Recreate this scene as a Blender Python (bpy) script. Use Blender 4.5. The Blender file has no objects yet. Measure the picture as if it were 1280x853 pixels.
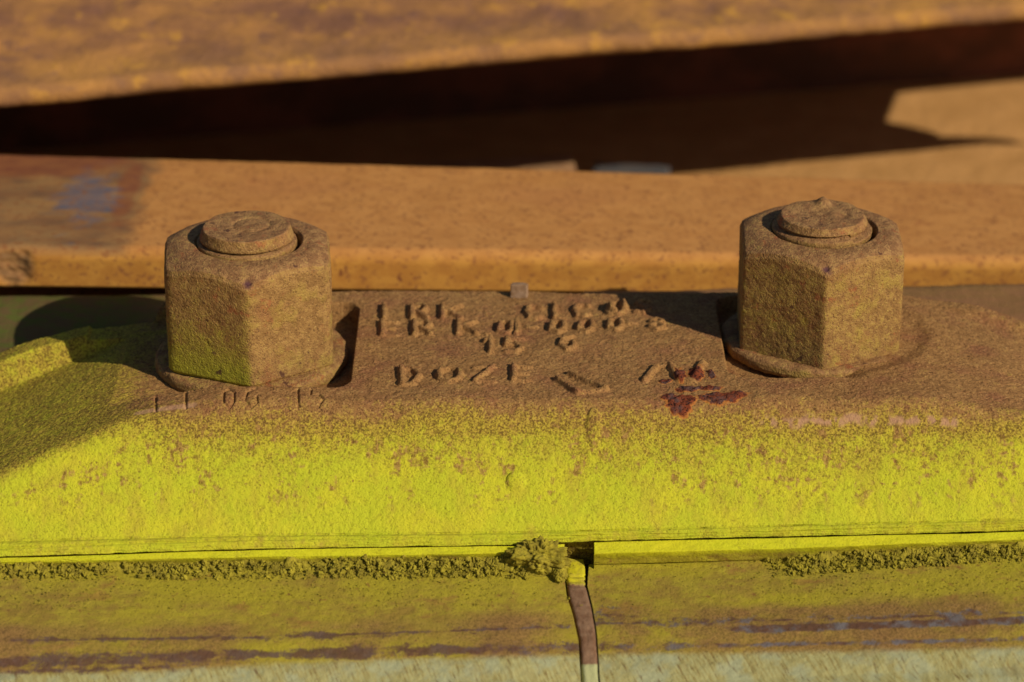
import bpy, math
import numpy as np

# ------------------------------------------------------------------ camera, sky, sun, exposure
MM = 0.001
PITCH = math.radians(24.0)
DIST = 631.0                       # mm from lens to the middle of the plate top
LENS, SENSOR = 100.0, 36.0
FPX = 1280 * LENS / SENSOR
SUN_AZ = math.radians(40.0)        # from +X towards the camera
SUN_EL = math.radians(33.0)
scene = bpy.context.scene
cd = bpy.data.cameras.new('camera')
cam = bpy.data.objects.new('camera', cd)
scene.collection.objects.link(cam)
cam.location = (0, -DIST * math.cos(PITCH) * MM, DIST * math.sin(PITCH) * MM)
cam.rotation_euler = (math.pi / 2 - PITCH, 0, 0)
cd.lens = LENS; cd.sensor_width = SENSOR
cd.clip_start = 0.01; cd.clip_end = 200
cd.dof.use_dof = True
cd.dof.focus_distance = 0.607
cd.dof.aperture_fstop = 14.5
scene.camera = cam

world = bpy.data.worlds.new('World'); scene.world = world
world.use_nodes = True
wn = world.node_tree
sky = wn.nodes.new('ShaderNodeTexSky'); sky.sky_type = 'NISHITA'; sky.sun_disc = False
sky.sun_elevation = SUN_EL
sky.sun_rotation = math.atan2(math.cos(SUN_AZ), -math.sin(SUN_AZ))
bg = wn.nodes['Background']; bg.inputs['Strength'].default_value = 0.055
wn.links.new(sky.outputs[0], bg.inputs['Color'])

sl = bpy.data.lights.new('sun', 'SUN'); sl.energy = 4.85; sl.angle = math.radians(0.5)
sl.color = (1.0, 0.86, 0.66)
sun = bpy.data.objects.new('sun', sl); scene.collection.objects.link(sun)
LX = math.cos(SUN_EL) * math.cos(SUN_AZ); LY = -math.cos(SUN_EL) * math.sin(SUN_AZ); LZ = math.sin(SUN_EL)
from mathutils import Vector
sun.rotation_euler = Vector((LX, LY, LZ)).to_track_quat('Z', 'Y').to_euler()
scene.view_settings.view_transform = 'Standard'; scene.view_settings.look = 'None'
scene.view_settings.exposure = -0.18; scene.view_settings.gamma = 1.0

# ------------------------------------------------------------------ helpers
CP, SP = math.cos(PITCH), math.sin(PITCH)
CX, CY, CZ = 0.0, -DIST * CP, DIST * SP
def ray(px, py):
    a = (np.asarray(px, float) - 640) / FPX; b = (426.5 - np.asarray(py, float)) / FPX
    return a + 0 * b, CP + b * SP + 0 * a, -SP + b * CP + 0 * a
def at_z(px, py, z):
    """measured photo point -> world mm at a known real height z"""
    dx, dy, dz = ray(px, py); t = (z - CZ) / dz
    return CX + t * dx, CY + t * dy
def interp(x, pts):
    p = np.array(pts, float)
    o = np.interp(x, p[:, 0], p[:, 1])
    # straight continuation beyond both ends
    s0 = (p[1, 1] - p[0, 1]) / (p[1, 0] - p[0, 0]); s1 = (p[-1, 1] - p[-2, 1]) / (p[-1, 0] - p[-2, 0])
    o = np.where(x < p[0, 0], p[0, 1] + (x - p[0, 0]) * s0, o)
    return np.where(x > p[-1, 0], p[-1, 1] + (x - p[-1, 0]) * s1, o)
def sstep(a, b, x):
    t = np.clip((x - a) / (b - a), 0, 1); return t * t * (3 - 2 * t)
def smin(a, b, k):
    h = np.clip(0.5 + 0.5 * (b - a) / k, 0, 1); return b * (1 - h) + a * h - k * h * (1 - h)
def smax(a, b, k): return -smin(-a, -b, k)

def _hash(ix, iy, iz, seed):
    h = (ix.astype(np.int64) * 374761393 + iy.astype(np.int64) * 668265263 + iz.astype(np.int64) * 2147483647 + seed * 974711) & 0xffffffff
    h = ((h ^ (h >> 13)) * 1274126177) & 0xffffffff
    h = ((h ^ (h >> 15)) * 2246822519) & 0xffffffff
    return ((h ^ (h >> 16)) & 0xffffff) / float(0xffffff)
def vnoise(x, y, z, seed=0):
    fx, fy, fz = np.floor(x), np.floor(y), np.floor(z)
    ux, uy, uz = x - fx, y - fy, z - fz
    ux = ux * ux * (3 - 2 * ux); uy = uy * uy * (3 - 2 * uy); uz = uz * uz * (3 - 2 * uz)
    ix, iy, iz = fx.astype(int), fy.astype(int), fz.astype(int)
    def c(a, b, d): return _hash(ix + a, iy + b, iz + d, seed)
    r = 0
    for a in (0, 1):
        for b in (0, 1):
            for d in (0, 1):
                w = (ux if a else 1 - ux) * (uy if b else 1 - uy) * (uz if d else 1 - uz)
                r = r + w * c(a, b, d)
    return r * 2 - 1
def fbm(x, y, z, scale, octs=4, seed=0, gain=0.5):
    x = np.asarray(x, float); y = np.asarray(y, float) + 0 * x; z = np.asarray(z, float) + 0 * x
    r = 0 * x; a = 1.0; n = 0
    for o in range(octs):
        f = 2.03 ** o / scale
        r = r + a * vnoise(x * f + 17.3 * o, y * f + 5.1 * o, z * f + 9.7 * o, seed + o * 13); n += a; a *= gain
    return r / n

def link(o, parent=None):
    scene.collection.objects.link(o)
    if parent is not None: o.parent = parent
    return o
def grid_obj(name, P, mat, attrs=None, parent=None, wrap=False, smooth=True, flip=False):
    """P: (n, m, 3) in mm -> one mesh of quads"""
    n, m = P.shape[:2]
    idx = np.arange(n * m).reshape(n, m)
    if wrap: idx = np.concatenate([idx, idx[:, :1]], 1)
    q = np.stack([idx[:-1, :-1], idx[:-1, 1:], idx[1:, 1:], idx[1:, :-1]], -1).reshape(-1, 4)
    if flip: q = q[:, ::-1]
    me = bpy.data.meshes.new(name)
    me.vertices.add(n * m); me.vertices.foreach_set('co', (P * MM).astype(np.float32).ravel())
    me.loops.add(q.size); me.loops.foreach_set('vertex_index', q.ravel().astype(np.int32))
    me.polygons.add(len(q)); me.polygons.foreach_set('loop_start', np.arange(0, q.size, 4, dtype=np.int32))
    me.update(calc_edges=True); me.validate()
    for k, v in (attrs or {}).items():
        a = me.attributes.new(k, 'FLOAT', 'POINT'); a.data.foreach_set('value', np.asarray(v, np.float32).ravel())
    me.polygons.foreach_set('use_smooth', np.full(len(me.polygons), smooth))
    me.materials.append(mat)
    o = bpy.data.objects.new(name, me)
    return link(o, parent)
def tri_obj(name, V, F, mat, parent=None, smooth=True, attrs=None):
    me = bpy.data.meshes.new(name)
    me.vertices.add(len(V)); me.vertices.foreach_set('co', (V * MM).astype(np.float32).ravel())
    me.loops.add(F.size); me.loops.foreach_set('vertex_index', F.ravel().astype(np.int32))
    me.polygons.add(len(F)); me.polygons.foreach_set('loop_start', np.arange(0, F.size, F.shape[1], dtype=np.int32))
    me.update(calc_edges=True); me.validate()
    for k, v in (attrs or {}).items():
        a = me.attributes.new(k, 'FLOAT', 'POINT'); a.data.foreach_set('value', np.asarray(v, np.float32).ravel())
    me.polygons.foreach_set('use_smooth', np.full(len(me.polygons), smooth))
    me.materials.append(mat)
    return link(bpy.data.objects.new(name, me), parent)
def tag(o, label=None, cat=None, group=None, kind=None):
    if label: o['label'] = label
    if cat: o['category'] = cat
    if group: o['group'] = group
    if kind: o['kind'] = kind
    return o
def ico(sub=1):
    t = (1 + 5 ** .5) / 2
    V = [(-1, t, 0), (1, t, 0), (-1, -t, 0), (1, -t, 0), (0, -1, t), (0, 1, t), (0, -1, -t), (0, 1, -t), (t, 0, -1), (t, 0, 1), (-t, 0, -1), (-t, 0, 1)]
    F = [(0, 11, 5), (0, 5, 1), (0, 1, 7), (0, 7, 10), (0, 10, 11), (1, 5, 9), (5, 11, 4), (11, 10, 2), (10, 7, 6), (7, 1, 8), (3, 9, 4), (3, 4, 2), (3, 2, 6), (3, 6, 8), (3, 8, 9), (4, 9, 5), (2, 4, 11), (6, 2, 10), (8, 6, 7), (9, 8, 1)]
    V = [np.array(v, float) / np.linalg.norm(v) for v in V]
    for _ in range(sub):
        mid = {}; NF = []
        def g(a, b):
            k = (min(a, b), max(a, b))
            if k not in mid:
                v = V[a] + V[b]; V.append(v / np.linalg.norm(v)); mid[k] = len(V) - 1
            return mid[k]
        for a, b, c in F:
            x, y, z = g(a, b), g(b, c), g(c, a)
            NF += [(a, x, z), (b, y, x), (c, z, y), (x, y, z)]
        F = NF
    return np.array(V), np.array(F)

# ------------------------------------------------------------------ material helper
class NT:
    def __init__(s, name, rough=0.9, spec=0.25):
        s.m = bpy.data.materials.new(name); s.m.use_nodes = True
        s.t = s.m.node_tree; s.b = s.t.nodes['Principled BSDF']
        s.b.inputs['Roughness'].default_value = rough
        s.b.inputs['Specular IOR Level'].default_value = spec
        tc = s.t.nodes.new('ShaderNodeTexCoord')
        vm = s.t.nodes.new('ShaderNodeVectorMath'); vm.operation = 'SCALE'; vm.inputs['Scale'].default_value = 1000
        s.t.links.new(tc.outputs['Object'], vm.inputs[0]); s.co = vm.outputs[0]
    def sc(s, v, co=None):
        n = s.t.nodes.new('ShaderNodeVectorMath'); n.operation = 'MULTIPLY'; s.t.links.new(co if co is not None else s.co, n.inputs[0]); n.inputs[1].default_value = v
        return n.outputs[0]
    def noise(s, size, detail=4, rough=0.55, stretch=None, dist=0.0, off=0.0, rot=0.0):
        co = s.co
        if rot:
            r = s.t.nodes.new('ShaderNodeVectorRotate'); r.rotation_type = 'Z_AXIS'; r.inputs['Angle'].default_value = rot; s.t.links.new(s.co, r.inputs['Vector']); co = r.outputs[0]
        n = s.t.nodes.new('ShaderNodeTexNoise'); n.noise_dimensions = '4D'; n.inputs['W'].default_value = off
        s.t.links.new(s.sc(stretch, co) if stretch else co, n.inputs['Vector'])
        n.inputs['Scale'].default_value = 1.0 / size; n.inputs['Detail'].default_value = detail; n.inputs['Roughness'].default_value = rough
        n.inputs['Distortion'].default_value = dist
        return n.outputs['Fac']
    def vor(s, size, rand=1.0):
        n = s.t.nodes.new('ShaderNodeTexVoronoi'); s.t.links.new(s.co, n.inputs['Vector']); n.inputs['Scale'].default_value = 1.0 / size
        return n.outputs['Distance']
    def attr(s, name):
        n = s.t.nodes.new('ShaderNodeAttribute'); n.attribute_name = name; return n.outputs['Fac']
    def _in(s, sock, v):
        if hasattr(v, 'node'): s.t.links.new(v, sock)
        else: sock.default_value = v
    def math(s, op, a, b=0.0, clamp=False):
        n = s.t.nodes.new('ShaderNodeMath'); n.operation = op; n.use_clamp = clamp; s._in(n.inputs[0], a); s._in(n.inputs[1], b); return n.outputs[0]
    def ramp(s, f, lo, hi, a=0.0, b=1.0):
        n = s.t.nodes.new('ShaderNodeMapRange'); n.interpolation_type = 'SMOOTHSTEP'
        s._in(n.inputs[0], f); n.inputs[1].default_value = lo; n.inputs[2].default_value = hi; n.inputs[3].default_value = a; n.inputs[4].default_value = b
        return n.outputs[0]
    def mix(s, f, a, b):
        n = s.t.nodes.new('ShaderNodeMix'); n.data_type = 'RGBA'; s._in(n.inputs[0], f)
        for i, v in ((6, a), (7, b)):
            if hasattr(v, 'node'): s.t.links.new(v, n.inputs[i])
            else: n.inputs[i].default_value = (*v, 1)
        return n.outputs[2]
    def bump(s, h, dist, strength=1.0, prev=None):
        n = s.t.nodes.new('ShaderNodeBump'); n.inputs['Distance'].default_value = dist * MM; n.inputs['Strength'].default_value = strength
        s._in(n.inputs['Height'], h)
        if prev is not None: s.t.links.new(prev, n.inputs['Normal'])
        return n.outputs['Normal']
    def done(s, col, normal=None, rough=None):
        s.t.links.new(col, s.b.inputs['Base Color'])
        if normal is not None: s.t.links.new(normal, s.b.inputs['Normal'])
        if rough is not None: s._in(s.b.inputs['Roughness'], rough)
        return s.m

def m_plate():
    n = NT('painted_cast_steel', 0.92, 0.15)
    big = n.noise(9, 4); mid = n.noise(2.2, 5, 0.6, off=3); fine = n.noise(0.9, 3, 0.7, off=7); grit = n.noise(0.40, 2, 0.6, off=11)
    dust = n.mix(n.ramp(mid, .35, .65), (.25, .130, .046), (.33, .18, .066))
    dust = n.mix(n.ramp(big, .46, .70), dust, (.25, .112, .05))
    dust = n.mix(n.ramp(grit, .47, .35, 0, .8), dust, (.085, .040, .016))
    dust = n.mix(n.ramp(grit, .56, .68, 0, .6), dust, (.46, .29, .12))
    yel = n.mix(n.ramp(big, .35, .65), (.44, .48, .026), (.51, .50, .028))
    yel = n.mix(n.ramp(grit, .48, .36, 0, .40), yel, (.34, .33, .022))
    yel = n.mix(n.ramp(n.noise(5, 4, .6, stretch=(1, .6, .6), off=44), .48, .66, 0, .55), yel, (.42, .36, .035))
    p = n.attr('paint')
    f = n.math('ADD', p, n.math('MULTIPLY', n.math('SUBTRACT', mid, .5), 0.8))
    f = n.math('ADD', f, n.math('MULTIPLY', n.math('SUBTRACT', fine, .5), 0.5))
    f = n.math('ADD', f, n.math('MULTIPLY', n.math('SUBTRACT', grit, .5), 0.35))
    oli = n.mix(n.ramp(grit, .36, .64), (.15, .10, .018), (.44, .33, .045))
    c = n.mix(n.ramp(f, .05, .50), dust, oli)
    c = n.mix(n.ramp(f, .45, 1.0), c, yel)
    c = n.mix(n.math('MULTIPLY', n.ramp(grit, .44, .32), n.ramp(f, .4, .7, 0, .38)), c, (.22, .20, .02))
    # rust showing through the paint in blotches and specks
    sp = n.noise(2.4, 5, .62, stretch=(1, .42, .42), off=21)
    sp2 = n.noise(1.3, 3, .6, off=25)
    sm = n.math('ADD', n.math('MULTIPLY', sp, .55), n.math('MULTIPLY', sp2, .45))
    sm = n.math('ADD', sm, n.math('MULTIPLY', n.math('SUBTRACT', big, .5), .35))
    sf = n.math('MULTIPLY', n.ramp(sm, .515, .62), n.attr('spot'))
    c = n.mix(n.math('MULTIPLY', sf, .8), c, n.mix(n.ramp(fine, .4, .6), (.16, .075, .025), (.36, .20, .075)))
    c = n.mix(n.math('MULTIPLY', n.ramp(n.noise(.9, 2, .5, off=81), .66, .74, 0, .8), n.attr('spot')), c, (.20, .11, .03))
    c = n.mix(n.attr('scar'), c, (.42, .24, .15))
    # chipped cast skin: dark oxide with thin orange rims
    ch = n.math('ADD', n.attr('chip'), n.math('MULTIPLY', n.math('SUBTRACT', fine, .5), .9))
    c = n.mix(n.ramp(ch, .28, .50, 0, .85), c, (.42, .16, .035))
    chc = n.mix(n.ramp(mid, .46, .62), (.17, .042, .018), (.095, .05, .045))
    chc = n.mix(n.ramp(grit, .50, .36), chc, (.02, .008, .007))
    c = n.mix(n.ramp(ch, .48, .72), c, chc)
    h = n.math('ADD', n.math('MULTIPLY', fine, .7), n.math('MULTIPLY', grit, .6))
    return n.done(c, n.bump(h, .42, 1.0))

def m_nut():
    n = NT('rusty_nut_steel', 0.8, 0.25)
    big = n.noise(8, 4, off=1); mid = n.noise(1.8, 5, .6, off=3); fine = n.noise(.7, 3, .7, off=5); grit = n.noise(.36, 2, .6, off=16)
    c = n.mix(n.ramp(mid, .35, .65), (.23, .125, .040), (.35, .205, .068))
    c = n.mix(n.ramp(big, .48, .66, 0, .6), c, (.26, .11, .045))
    c = n.mix(n.ramp(n.noise(5, 4, .6, off=31), .5, .66, 0, .5), c, (.33, .24, .045))
    geo = n.t.nodes.new('ShaderNodeNewGeometry'); sx = n.t.nodes.new('ShaderNodeSeparateXYZ'); n.t.links.new(geo.outputs['Normal'], sx.inputs[0])
    c = n.mix(n.ramp(sx.outputs[2], .3, .8, 0, .75), c, n.mix(n.ramp(mid, .38, .62), (.21, .10, .044), (.34, .185, .078)))
    c = n.mix(n.ramp(grit, .46, .33, 0, .65), c, (.085, .04, .018))
    c = n.mix(n.ramp(grit, .60, .72, 0, .6), c, (.56, .39, .14))
    ru = n.noise(2.8, 4, .65, off=91)
    c = n.mix(n.ramp(ru, .58, .68, 0, .6), c, (.30, .09, .035))
    f = n.math('ADD', n.attr('paint'), n.math('ADD', n.math('MULTIPLY', n.math('SUBTRACT', mid, .5), 1.3), n.math('MULTIPLY', n.math('SUBTRACT', grit, .5), 1.2)))
    c = n.mix(n.ramp(f, .05, 1.3, 0, .85), c, (.34, .33, .016))
    c = n.mix(n.attr('chip'), c, (.10, .04, .045))
    pit = n.noise(2.4, 2, .5, off=9)
    c = n.mix(n.ramp(pit, .67, .74, 0, .85), c, (.07, .025, .018))
    h = n.math('ADD', n.math('MULTIPLY', fine, .5), grit)
    return n.done(c, n.bump(h, .38, 1.0))

def m_rail():
    n = NT('rail_head_steel', 0.8, 0.25)
    big = n.noise(12, 5, .6, stretch=(.4, 1, 1)); mid = n.noise(2.6, 5, .6, stretch=(.6, 1, 1), off=3); fine = n.noise(.5, 4, .7, off=5)
    c = n.mix(n.ramp(mid, .38, .62), (.26, .18, .032), (.33, .27, .03))
    c = n.mix(n.ramp(big, .42, .62), c, (.35, .30, .022))
    c = n.mix(n.ramp(n.noise(4, 4, .6, stretch=(.5, 1, 1), off=33), .58, .68, 0, .45), c, (.27, .12, .04))
    c = n.mix(n.ramp(n.noise(1.6, 4, .65, off=34), .60, .70, 0, .7), c, (.20, .075, .03))
    c = n.mix(n.ramp(fine, .47, .33, 0, .7), c, (.11, .08, .015))
    # bright dust near the lip
    f = n.math('ADD', n.attr('paint'), n.math('ADD', n.math('MULTIPLY', n.math('SUBTRACT', mid, .5), .9), n.math('MULTIPLY', n.math('SUBTRACT', fine, .5), .8)))
    yel = n.mix(n.ramp(big, .3, .7), (.48, .52, .014), (.55, .53, .014))
    yel = n.mix(n.ramp(fine, .46, .34, 0, .5), yel, (.30, .27, .02))
    c = n.mix(n.ramp(f, .3, 1.0), c, yel)
    # reddish brown wear near the running edge, then worn pale steel with streaks
    wb = n.math('ADD', n.attr('brown'), n.math('MULTIPLY', n.math('SUBTRACT', mid, .5), .9))
    c = n.mix(n.ramp(wb, .3, .9, 0, .85), c, n.mix(n.ramp(fine, .38, .6), (.13, .065, .028), (.27, .145, .055)))
    streak = n.noise(1.0, 3, .6, stretch=(2.2, .30, .30), dist=.2, off=13, rot=-.5)
    pale = n.mix(n.ramp(streak, .34, .66), (.27, .235, .085), (.36, .355, .165))
    pale = n.mix(n.ramp(n.noise(7, 4, .6, off=71), .45, .6), pale, (.32, .34, .20))
    pale = n.mix(n.ramp(streak, .42, .30, 0, .9), pale, (.13, .085, .035))
    pale = n.mix(n.ramp(n.noise(6, 4, .65, stretch=(.5, 1, 1), off=73), .54, .64, 0, .4), pale, (.26, .24, .13))
    pf = n.math('ADD', n.attr('pale'), n.math('ADD', n.math('MULTIPLY', n.math('SUBTRACT', mid, .5), .7), n.math('MULTIPLY', n.math('SUBTRACT', fine, .5), .6)))
    c = n.mix(n.ramp(pf, .15, .9), c, pale)
    df = n.math('ADD', n.attr('dark'), n.math('ADD', n.math('MULTIPLY', n.math('SUBTRACT', n.noise(1.7, 5, .7, stretch=(.5, 1, 1), off=61), .5), 2.8), n.math('MULTIPLY', n.math('SUBTRACT', fine, .5), 1.8)))
    dk = n.mix(n.math('MULTIPLY', n.ramp(n.noise(3, 4, .6, off=41), .40, .62), n.attr('blue')), (.095, .045, .032), (.125, .12, .14))
    c = n.mix(n.ramp(df, .50, .95, 0, .9), c, dk)
    c = n.mix(n.attr('foot'), c, n.mix(n.attr('blue'), n.mix(n.ramp(big, .4, .6), (.27, .13, .06), (.23, .13, .045)), n.mix(n.ramp(mid, .4, .6), (.085, .10, .018), (.11, .075, .028))))  # foot: second pair is dark green, shade painted into the left end
    h = n.math('ADD', n.math('MULTIPLY', mid, .5), fine)
    return n.done(c, n.bump(h, .30, .9))

def m_orange():
    n = NT('orange_rust_steel', 0.8, 0.25)
    big = n.noise(22, 5, stretch=(.5, 1, 1)); mid = n.noise(3.5, 5, .6, stretch=(.6, 1, 1), off=3); fine = n.noise(.9, 4, .7, off=5)
    c = n.mix(n.ramp(mid, .35, .65), (.42, .19, .052), (.49, .235, .068))
    c = n.mix(n.ramp(big, .5, .7, 0, .6), c, (.42, .185, .06))
    c = n.mix(n.ramp(n.noise(2.4, 3, .6, stretch=(.45, 1, 1), off=8), .62, .72, 0, .6), c, (.28, .085, .03))
    c = n.mix(n.attr('front'), c, n.mix(n.ramp(mid, .4, .62), (.38, .17, .032), (.46, .225, .042)))
    f = n.attr('patch'); wob = n.noise(9, 5, .6, stretch=(.5, 1, 1), off=18)
    pc = n.mix(n.ramp(wob, .35, .65), (.27, .155, .06), (.14, .075, .04))
    pc = n.mix(n.ramp(n.math('ADD', n.attr('maroon'), n.math('MULTIPLY', n.math('SUBTRACT', wob, .5), 1.8)), .2, .9), pc, (.17, .055, .028))
    pc = n.mix(n.ramp(n.math('ADD', n.attr('blue'), n.math('MULTIPLY', n.math('SUBTRACT', mid, .5), 1.4)), .15, .8), pc, (.10, .10, .135))
    c = n.mix(n.math('MULTIPLY', f, n.ramp(mid, .3, .7, .7, 1.0)), c, pc)
    pitn = n.noise(2.0, 2, .5, off=29)
    c = n.mix(n.math('MULTIPLY', n.ramp(pitn, .66, .74, 0, .8), n.attr('front')), c, (.16, .05, .02))
    c = n.mix(n.ramp(n.noise(1.3, 3, .6, off=55), .47, .34, 0, .75), c, (.22, .085, .03))
    return n.done(c, n.bump(fine, .12, .7))

def m_upper():
    n = NT('flaking_orange_rust', 0.85, 0.2)
    big = n.noise(16, 5, .6, stretch=(.6, 1, 1)); mid = n.noise(6, 4, .6, off=3); fine = n.noise(1.6, 4, .7, off=5)
    c = n.mix(n.ramp(big, .36, .64), (.20, .095, .055), (.39, .19, .058))
    c = n.mix(n.ramp(mid, .54, .70, 0, .7), c, (.50, .26, .045))
    c = n.mix(n.ramp(mid, .46, .32, 0, .7), c, (.17, .085, .065))
    c = n.mix(n.ramp(n.attr('edge'), .2, 1.0, 0, .15), c, (.44, .25, .05))
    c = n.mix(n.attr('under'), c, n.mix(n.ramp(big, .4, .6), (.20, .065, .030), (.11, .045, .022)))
    return n.done(c, n.bump(n.math('ADD', mid, fine), .8, .8))

def m_simple(name, a, b, size=4, rough=.9, bump=.3, c3=None, fsize=.6):
    n = NT(name, rough, .2)
    mid = n.noise(size, 5, .6); fine = n.noise(fsize, 3, .7, off=4)
    c = n.mix(n.ramp(mid, .35, .65), a, b)
    if c3: c = n.mix(n.ramp(fine, .42, .30, 0, .7), c, c3)
    return n.done(c, n.bump(n.math('ADD', mid, fine), bump, .8))

MP, MN, MR, MO, MU = m_plate(), m_nut(), m_rail(), m_orange(), m_upper()
M_DIRT = m_simple('greasy_dirt', (.20, .165, .02), (.35, .30, .028), 2.0, .9, .35, (.09, .065, .012), .6)
M_GROUND = m_simple('trodden_ground', (.46, .25, .085), (.54, .30, .11), 14, .95, 1.0, (.38, .22, .09), 3)
M_OFFCUT = m_simple('pale_rust_offcut', (.40, .24, .12), (.32, .17, .09), 5, .9, .4)
M_GREY = m_simple('grey_steel_offcut', (.07, .075, .09), (.11, .10, .095), 5, .8, .4)
M_CLIP = m_simple('clip_steel', (.22, .13, .07), (.30, .20, .13), 1.5, .8, .2, (.15, .09, .05))

# ------------------------------------------------------------------ ground
S_ = 6000.0
gx = np.linspace(-1, 1, 61); gy = np.linspace(-1, 1, 61)
GX, GY = np.meshgrid(np.sign(gx) * np.abs(gx) ** 2.2 * S_, np.sign(gy) * np.abs(gy) ** 2.2 * S_)
ground = grid_obj('ground', np.stack([GX, GY, 0 * GX - 60.0 + 0.0 * GX], -1), M_GROUND)
tag(ground, kind='structure')

# ------------------------------------------------------------------ profile lines measured along the joint (photo x, photo y)
L1 = [(0, 674), (320, 667), (640, 664), (960, 656), (1280, 647)]
CRACK = [(0, 697), (320, 687), (640, 682), (742, 677), (1280, 664)]
LIPB = [(0, 708), (320, 705), (640, 701), (742, 706), (960, 700), (1280, 683)]
EDGE_Y, FACE_T = -31.5, math.tan(math.radians(50))
def px_of(X, y0=-45.0, z0=-22.0):
    """photo column over which a point X mm along the bar lies near the front face"""
    dep = (y0 - CY) * CP - (z0 - CZ) * SP
    return 640 + X * FPX / dep

# ------------------------------------------------------------------ joint bar (fishplate)
STROKES = {
 'E': [(0, 0, 0, 1), (0, 1, .9, 1), (0, .5, .7, .5), (0, 0, .9, 0)],
 'F': [(0, 0, 0, 1), (0, 1, .9, 1), (0, .5, .7, .5)],
 'R': [(0, 0, 0, 1), (0, 1, .7, 1), (.7, 1, .9, .75), (.9, .75, .7, .5), (.7, .5, 0, .5), (.35, .5, .95, 0)],
 'K': [(0, 0, 0, 1), (0, .45, .9, 1), (.25, .6, .95, 0)],
 'C': [(.95, .85, .6, 1), (.6, 1, .2, .9), (.2, .9, 0, .5), (0, .5, .2, .1), (.2, .1, .6, 0), (.6, 0, .95, .15)],
 'L': [(0, 0, 0, 1), (0, 0, .8, 0)],
 'I': [(0, 0, 0, 1)],
 'T': [(.5, 0, .5, 1), (0, 1, 1, 1)],
 'N': [(0, 0, 0, 1), (0, 1, .9, 0), (.9, 0, .9, 1)],
 'O': [(.5, 1, .1, .8), (.1, .8, 0, .5), (0, .5, .1, .2), (.1, .2, .5, 0), (.5, 0, .9, .2), (.9, .2, 1, .5), (1, .5, .9, .8), (.9, .8, .5, 1)],
 '0': [(.5, 1, .05, .8), (.05, .8, 0, .2), (0, .2, .5, 0), (.5, 0, .9, .2), (.9, .2, .9, .8), (.9, .8, .5, 1)],
 '1': [(.1, .75, .6, 1), (.6, 1, .6, 0)],
 '5': [(.9, 1, .1, 1), (.1, 1, .05, .55), (.05, .55, .6, .6), (.6, .6, .95, .3), (.95, .3, .6, 0), (.6, 0, 0, .08)],
 '6': [(.8, 1, .2, .8), (.2, .8, 0, .3), (0, .3, .4, 0), (.4, 0, .9, .15), (.9, .15, .85, .45), (.85, .45, .1, .45)],
 'Z': [(0, 1, .95, 1), (.95, 1, 0, 0), (0, 0, .95, 0)],
 'D': [(0, 0, 0, 1), (0, 1, .6, .95), (.6, .95, .95, .5), (.95, .5, .6, .05), (.6, .05, 0, 0)],
 'S': [(.9, .9, .4, 1), (.4, 1, .05, .75), (.05, .75, .9, .3), (.9, .3, .5, 0), (.5, 0, 0, .1)],
 '-': [(.1, .5, .8, .5)], '.': [(.3, .05, .5, .05)],
 '8': [(.5, 1, .1, .75), (.1, .75, .5, .5), (.5, .5, .9, .75), (.9, .75, .5, 1), (.5, .5, .05, .2), (.05, .2, .5, 0), (.5, 0, .95, .2), (.95, .2, .5, .5)],
}
# letter, photo x of its left stroke, photo y of its foot, width, height (photo px)
CAST = [('I', 480, 399, 19, 16), ('R', 515, 399, 20, 16), ('K', 553, 399, 25, 16),
        ('C', 658, 398, 20, 15), ('L', 693, 397, 15, 15), ('C', 718, 396, 19, 15), ('O', 763, 394, 18, 15), ('S', 795, 392, 18, 14),
        ('E', 478, 419, 20, 16), ('R', 518, 419, 22, 16), ('K', 573, 418, 24, 16), ('.', 605, 418, 12, 12), ('0', 624, 417, 17, 15),
        ('1', 640, 417, 10, 15), ('-', 658, 417, 14, 15), ('0', 689, 417, 17, 15), ('0', 724, 416, 17, 15),
        ('0', 761, 414, 17, 14), ('-', 783, 413, 14, 14), ('8', 812, 413, 18, 13),
        ('1', 606, 441, 12, 17), ('5', 632, 441, 22, 17), ('6', 701, 438, 18, 15),
        ('D', 502, 481, 24, 19), ('O', 548, 480, 28, 19), ('Z', 594, 479, 24, 18), ('E', 642, 477, 22, 17)]
CASTLINES = [(697, 474, 722, 492, 1.0), (722, 492, 758, 488, .7), (713, 467, 757, 487, 1.0), (806, 476, 821, 459, .85), (821, 459, 833, 458, .5),
             (837, 457, 849, 475, .9), (870, 470, 878, 455, .8), (849, 476, 866, 478, .8)]
STAMP = [('F', 194, 503, 18, 18), ('T', 222, 503, 20, 18), ('0', 279, 504, 15, 17), ('6', 306, 504, 17, 17), ('1', 364, 503, 14, 17), ('5', 387, 503, 18, 17)]

def seg_d(X, Y, x0, y0, x1, y1):
    dx, dy = x1 - x0, y1 - y0; L = dx * dx + dy * dy + 1e-9
    t = np.clip(((X - x0) * dx + (Y - y0) * dy) / L, 0, 1)
    return np.hypot(X - x0 - t * dx, Y - y0 - t * dy)
def glyph_field(X, Y, items, r):
    F = np.zeros_like(X)
    for ch, x, y, w, h in items:
        for a, b, c, d in STROKES[ch]:
            x0, y0 = at_z(x + a * w, y - b * h, 0); x1, y1 = at_z(x + c * w, y - d * h, 0)
            m = (X > min(x0, x1) - 3) & (X < max(x0, x1) + 3) & (Y > min(y0, y1) - 3) & (Y < max(y0, y1) + 3)
            if not m.any(): continue
            d_ = seg_d(X[m], Y[m], x0, y0, x1, y1)
            hz = abs(c - a) * w / (abs(c - a) * w + abs(d - b) * h * 1.2 + 1e-6)
            F[m] = np.maximum(F[m], (1 - .5 * hz ** 2) * (1 - sstep(r * .25, r, d_)))
    return F
def ell(X, Y, px, py, rx, ry, z=0.0, ang=0):
    cx, cy = at_z(px, py, z)
    sx, sy = rx / 5.63, ry / 5.63 / .41
    return np.hypot((X - cx) / sx, (Y - cy) / sy)

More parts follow.
